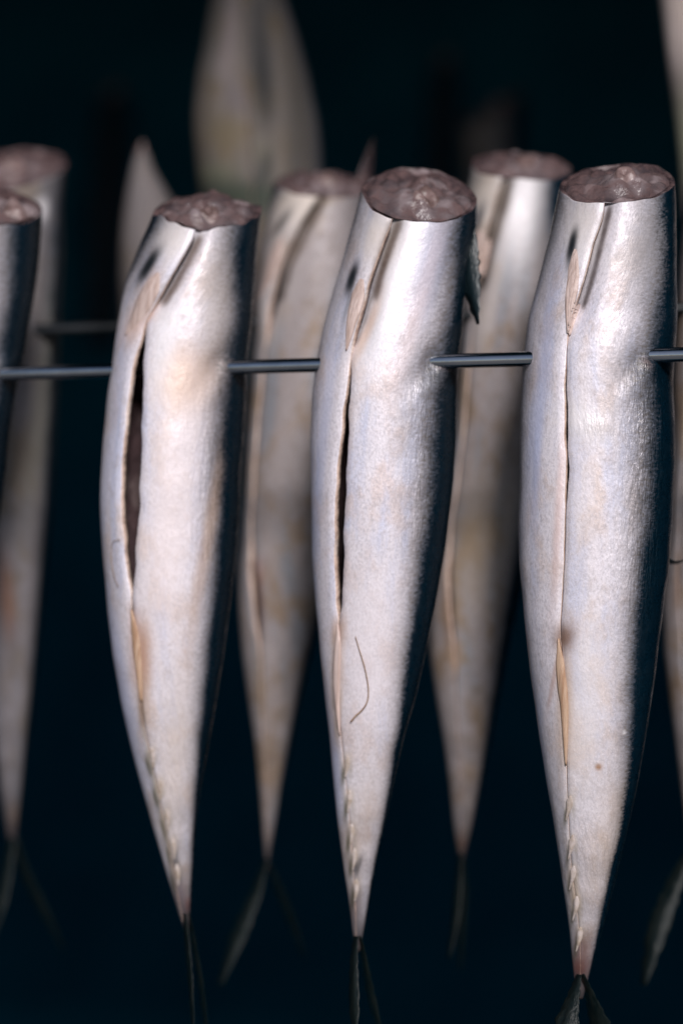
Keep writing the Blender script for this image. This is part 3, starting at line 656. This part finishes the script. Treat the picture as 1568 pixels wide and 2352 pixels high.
# ------------------------------------------------------------------ second row
G2 = 'headless fish hanging on the second rod'
fb, rb1 = soft_fish(.845, 
    [(632,390),(626,440),(612,500),(598,600),(590,700),(581,830),(568,1000),(556,1200),(549,1300),(549,1400),(556,1500),(570,1600),(585,1700),(595,1800),(603,1900),(606,1965),(608,2005)],
    [(858,390),(858,440),(862,500),(866,600),(867,700),(861,830),(842,1000),(802,1200),(775,1300),(745,1400),(717,1500),(693,1600),(671,1700),(651,1800),(633,1900),(622,1965),(615,2005)],
    (742, 424), (612, 2000), (22, -2),
    [(740,425),(700,500),(650,600),(620,720),(602,850),(588,1000),(574,1200),(578,1350),(594,1450),(601,1520),(606,1700),(612,1900),(614,1960)],
    [(838,450),(842,600),(842,700),(835,830),(818,1000),(782,1200),(758,1300),(732,1400),(707,1500),(685,1600),(664,1700),(646,1800),(630,1900),(620,1960)],
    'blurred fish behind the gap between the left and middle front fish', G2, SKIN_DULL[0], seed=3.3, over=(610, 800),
    lips=([(748,415),(746,424),(741,440),(700,505),(652,602),(622,720),(600,850),(586,1000),(572,1200),(574,1350),(590,1450),(600,1520),(606,1700),(612,1900),(614,1960)],
          [(738,415),(730,440),(688,505),(640,602),(614,720),(604,850),(591,1000),(577,1200),(590,1350),(600,1450),(602,1520),(607,1700),(613,1900),(615,1960)]),
    stains_and_shading=[(655,510,10,40,30,BLK,.8),(640,590,18,50,24,TAN,.5),(596,1385,12,70,-8,(.10,.05,.04),.85),(590,1320,18,40,0,(.38,.2,.16),.5),(600,1570,10,90,-6,(.20,.14,.08),.6),(690,470,44,80,30,(.74,.65,.58),.8),(640,640,34,150,8,(.66,.60,.60),.7),(625,1860,12,50,0,GRY,.5)] + line_marks([(751,440),(711,508),(665,600),(635,700)], 12, (.09,.065,.05), .9, 16),  # pale top is skin plus painted sunlight; edge line paints flap shade
    tail=[([(612,1972),(588,2055),(548,2150),(505,2262)], [4,13,18,5], .004, .012), ([(614,1972),(640,2040),(668,2110),(700,2200)], [3,8,9,3], .0, -.010)],
    fin=[(655,545),(640,590),(624,640),(606,690)])
free_fin('skin_flap', fb, rb1, [([(836,420),(842,385),(850,350),(858,318)], [17,13,7,1], -.012, -.014)], FLESH, bow=.002, th=.0012, n=16)
soft_fish(.827,
    [(1085,350),(1078,400),(1064,500),(1060,600),(1060,700),(1058,800),(1049,900),(1041,1000),(1030,1100),(1015,1200),(1000,1300),(988,1400),(986,1500),(1000,1600),(1018,1700),(1031,1800),(1041,1900),(1046,1950),(1053,1990)],
    [(1311,350),(1312,400),(1315,500),(1316,600),(1315,700),(1310,800),(1300,900),(1284,1000),(1262,1100),(1236,1200),(1208,1300),(1186,1400),(1165,1500),(1145,1600),(1125,1700),(1106,1800),(1085,1900),(1074,1950),(1064,1990)],
    (1196, 382), (1059, 1986), (26, 0),
    [(1150,410),(1130,490),(1106,580),(1090,680),(1080,800),(1062,1000),(1036,1200),(1028,1330),(1042,1450),(1047,1520),(1052,1700),(1058,1900),(1060,1950)],
    [(1262,420),(1268,500),(1272,600),(1272,700),(1262,800),(1244,900),(1228,1000),(1212,1100),(1196,1200),(1180,1300),(1165,1400),(1150,1500),(1134,1600),(1118,1700),(1101,1800),(1082,1900),(1070,1950)],
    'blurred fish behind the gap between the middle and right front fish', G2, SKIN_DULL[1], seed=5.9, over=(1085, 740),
    lips=([(1159,400),(1156,420),(1134,492),(1110,580),(1092,680),(1078,800),(1060,1000),(1034,1200),(1024,1330),(1038,1450),(1046,1520),(1052,1700),(1058,1900),(1060,1950)],
          [(1150,400),(1146,420),(1124,492),(1100,580),(1086,680),(1081,800),(1064,1000),(1038,1200),(1036,1330),(1045,1450),(1048,1520),(1053,1700),(1059,1900),(1061,1950)]),
    stains_and_shading=[(1108,505,11,44,14,(.05,.06,.08),.85),(1098,560,12,60,10,TAN,.4),(1030,1400,14,90,-6,(.16,.09,.05),.75),(1046,1500,12,50,-8,TAN,.5),(1190,480,46,130,6,WHT,.85),(1110,470,44,80,10,(.74,.66,.6),.7),(1120,690,24,140,6,(.62,.56,.54),.6),(1100,1240,60,160,8,(.40,.31,.22),.45),(1058,1880,10,40,0,GRY,.6),(1060,1938,14,16,0,(.25,.11,.05),.6)] + line_marks([(1166,420),(1146,495),(1122,580),(1102,670)], 12, (.09,.065,.05), .9, 16),  # white top paints the sunlit highlight, dark line the shade beside the flap
    tail=[([(1057,1960),(1052,2040),(1046,2110),(1030,2200)], [4,9,9,4], .004, .012), ([(1062,1960),(1066,2050),(1060,2130),(1056,2230)], [3,8,8,3], .0, -.010)],
    fin=[(1112,530),(1104,570),(1096,610),(1088,660)])
soft_fish(.873,
    [(-95,380),(-92,470),(-90,560),(-95,700),(-105,830),(-115,1000),(-118,1200),(-100,1400),(-55,1600),(-12,1750),(6,1850),(18,1940)],
    [(163,340),(152,400),(143,470),(146,560),(141,700),(136,830),(130,1000),(118,1200),(97,1400),(77,1600),(59,1750),(48,1850),(38,1940)],
    (34, 388), (28, 1942), (38, -22),
    [(-10,440),(-20,600),(-30,800),(-25,1000),(-10,1200),(10,1350),(15,1450),(20,1600),(24,1750),(27,1930)],
    [(142,420),(128,560),(122,700),(118,830),(112,1000),(102,1200),(86,1400),(70,1600),(54,1750),(45,1850),(36,1935)],
    'blurred fish behind the left edge fish, its cut end standing highest at left', G2, SKIN_DIM, seed=8.4, bone=(.0, .3, .005),
    stains_and_shading=[(14,1370,18,90,-8,(.30,.15,.10),.7),(95,480,14,26,0,WHT,.7),(100,900,24,300,4,(.30,.29,.24),.4),(30,1880,10,30,0,(.30,.22,.18),.6)],
    tail=[([(28,1925),(18,2000),(4,2070),(-14,2150)], [9,12,13,4], .004, .012), ([(34,1925),(60,2010),(100,2090),(145,2180)], [7,10,10,3], .0, -.010)])
soft_fish(.807,
    [(1580,380),(1572,480),(1560,600),(1553,720),(1549,830),(1545,1000),(1536,1200),(1528,1300),(1521,1400),(1523,1500),(1535,1600),(1548,1700),(1560,1800),(1573,1900),(1580,1960)],
    [(1835,380),(1838,480),(1838,600),(1836,720),(1830,830),(1810,1000),(1775,1200),(1750,1300),(1728,1400),(1706,1500),(1685,1600),(1665,1700),(1643,1800),(1622,1900),(1610,1960)],
    (1708, 400), (1595, 1960), (26, 0),
    [(1670,440),(1640,600),(1605,720),(1590,850),(1575,1000),(1560,1200),(1556,1330),(1566,1450),(1575,1600),(1585,1750),(1592,1950)],
    [(1800,440),(1800,600),(1795,720),(1785,850),(1765,1000),(1735,1200),(1715,1330),(1690,1450),(1665,1600),(1640,1750),(1606,1950)],
    'blurred fish at the right edge, mostly hidden behind the sharp front fish', G2, SKIN_DULL[1], seed=9.2,
    stains_and_shading=[(1558,1340,10,70,0,(.14,.08,.05),.7),(1556,900,16,220,0,TAN,.3)],
    tail=[([(1590,1945),(1548,2030),(1510,2130),(1476,2262)], [10,20,26,8], .004, .014), ([(1600,1945),(1620,2050),(1640,2150),(1650,2250)], [8,12,12,4], .0, -.010)])

# ------------------------------------------------------------------ fish deeper in the cabinet
G3 = 'fish hanging deeper in the cabinet'
soft_fish(.94,
    [(500,-140),(484,0),(466,90),(452,170),(446,250),(448,330),(456,420),(470,520),(492,620),(520,720)],
    [(630,-140),(660,0),(690,90),(714,170),(732,250),(742,330),(746,420),(738,520),(705,620),(660,720)],
    (560, -120), (590, 715), (10, 0),
    [(552,-100),(556,0),(560,150),(570,300),(580,450),(585,700)],
    [(628,-100),(656,0),(700,150),(728,300),(738,450),(700,640)],
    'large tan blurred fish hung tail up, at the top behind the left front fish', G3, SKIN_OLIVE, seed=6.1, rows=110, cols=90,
    stains_and_shading=[(529,70,15,110,0,(0.186,0.155,0.158),.85),(490,60,20,120,4,(0.081,0.081,0.081),.6),(515,150,22,34,0,(0.186,0.161,0.161),.7),(545,225,26,50,-8,(0.118,0.102,0.108),.8),(604,190,30,120,-8,(0.022,0.023,0.025),.95),(595,60,24,110,-4,(0.043,0.043,0.046),.85),(684,250,36,170,-8,(0.062,0.057,0.053),.9),(520,305,52,44,8,(0.130,0.105,0.068),.8),(600,350,26,34,0,(0.136,0.124,0.099),.7),(500,400,50,30,0,(0.124,0.124,0.087),.75),(560,450,130,40,0,(0.037,0.050,0.038),.9),(610,385,14,40,6,(0.019,0.025,0.024),.8),(458,280,10,150,0,(0.149,0.127,0.112),.7)], dents=.02)
soft_fish(.955,
    [(315,340),(300,380),(287,470),(277,560),(275,640),(280,760),(300,900),(330,1100),(360,1300)],
    [(336,340),(352,390),(402,470),(440,560),(462,640),(470,760),(462,900),(430,1100),(395,1300)],
    (326, 345), (378, 1300), (4, 0),
    [(330,345),(335,400),(345,500),(350,640),(355,900),(370,1300)],
    [(338,345),(360,400),(425,500),(450,640),(450,900),(400,1300)],
    'grey pointed fish tip standing up behind the upper left of the left front fish', G3, SKIN_TAN, seed=1.9, rows=110, cols=90,
    stains_and_shading=[(330,430,50,130,10,(.15,.135,.14),.8)], bone=(.1, .3, .001))
soft_fish(.86,
    [(1500,-160),(1512,0),(1528,140),(1548,290),(1558,400),(1562,500),(1580,640)],
    [(1700,-160),(1690,0),(1680,140),(1668,290),(1655,400),(1640,500),(1600,640)],
    (1600, -150), (1592, 640), (10, 0),
    [(1570,-140),(1575,0),(1585,200),(1592,400),(1590,640)],
    [(1670,-140),(1665,0),(1655,200),(1635,400),(1598,640)],
    'pinkish tan fish hanging into the upper right corner, above the sharp front fish', G3, SKIN_TAN, seed=3.7, rows=110, cols=90,
    stains_and_shading=[(1540,60,40,120,0,(.56,.47,.45),.7),(1560,330,30,120,0,(.20,.21,.15),.6)])
soft_fish(1.32,
    [(1050,180),(1052,260),(1060,330),(1070,420),(1085,600),(1100,900)],
    [(1205,180),(1208,260),(1205,330),(1200,420),(1190,600),(1160,900)],
    (1128, 250), (1130, 900), (14, -42),
    [(1090,260),(1095,420),(1110,600),(1125,900)],
    [(1165,260),(1165,420),(1160,600),(1145,900)],
    'dim dark fish far behind the second row, above the right gap', G3, SKIN_TAN, seed=7.3, rows=90, cols=80)

for D_, cx, y0, y1, hw, lab in ((1.50, 1022, 128, 760, 34, 'faint dark fish high up in the gloom between the middle and right front fish'),
                                (1.55, 262, 205, 800, 44, 'faint dark fish in the gloom at upper left, beside the grey pointed tip')):
    soft_fish(D_, [(cx - .6 * hw, y0), (cx - hw, y0 + 60), (cx - 1.2 * hw - 12, y0 + 250), (cx - hw - 24, y1)], [(cx + .6 * hw, y0), (cx + hw, y0 + 60), (cx + 1.2 * hw - 12, y0 + 250), (cx + .8 * hw - 24, y1)],
        (cx, y0 + 10), (cx - 24, y1), (6, -14), [(cx - .3 * hw, y0 + 20), (cx - .5 * hw - 12, y1 - 100)], [(cx - .35 * hw, y0 + 20), (cx - .4 * hw - 14, y1 - 100)],
        lab, G3, SKIN_TAN, seed=cx * .01, rows=60, cols=60)
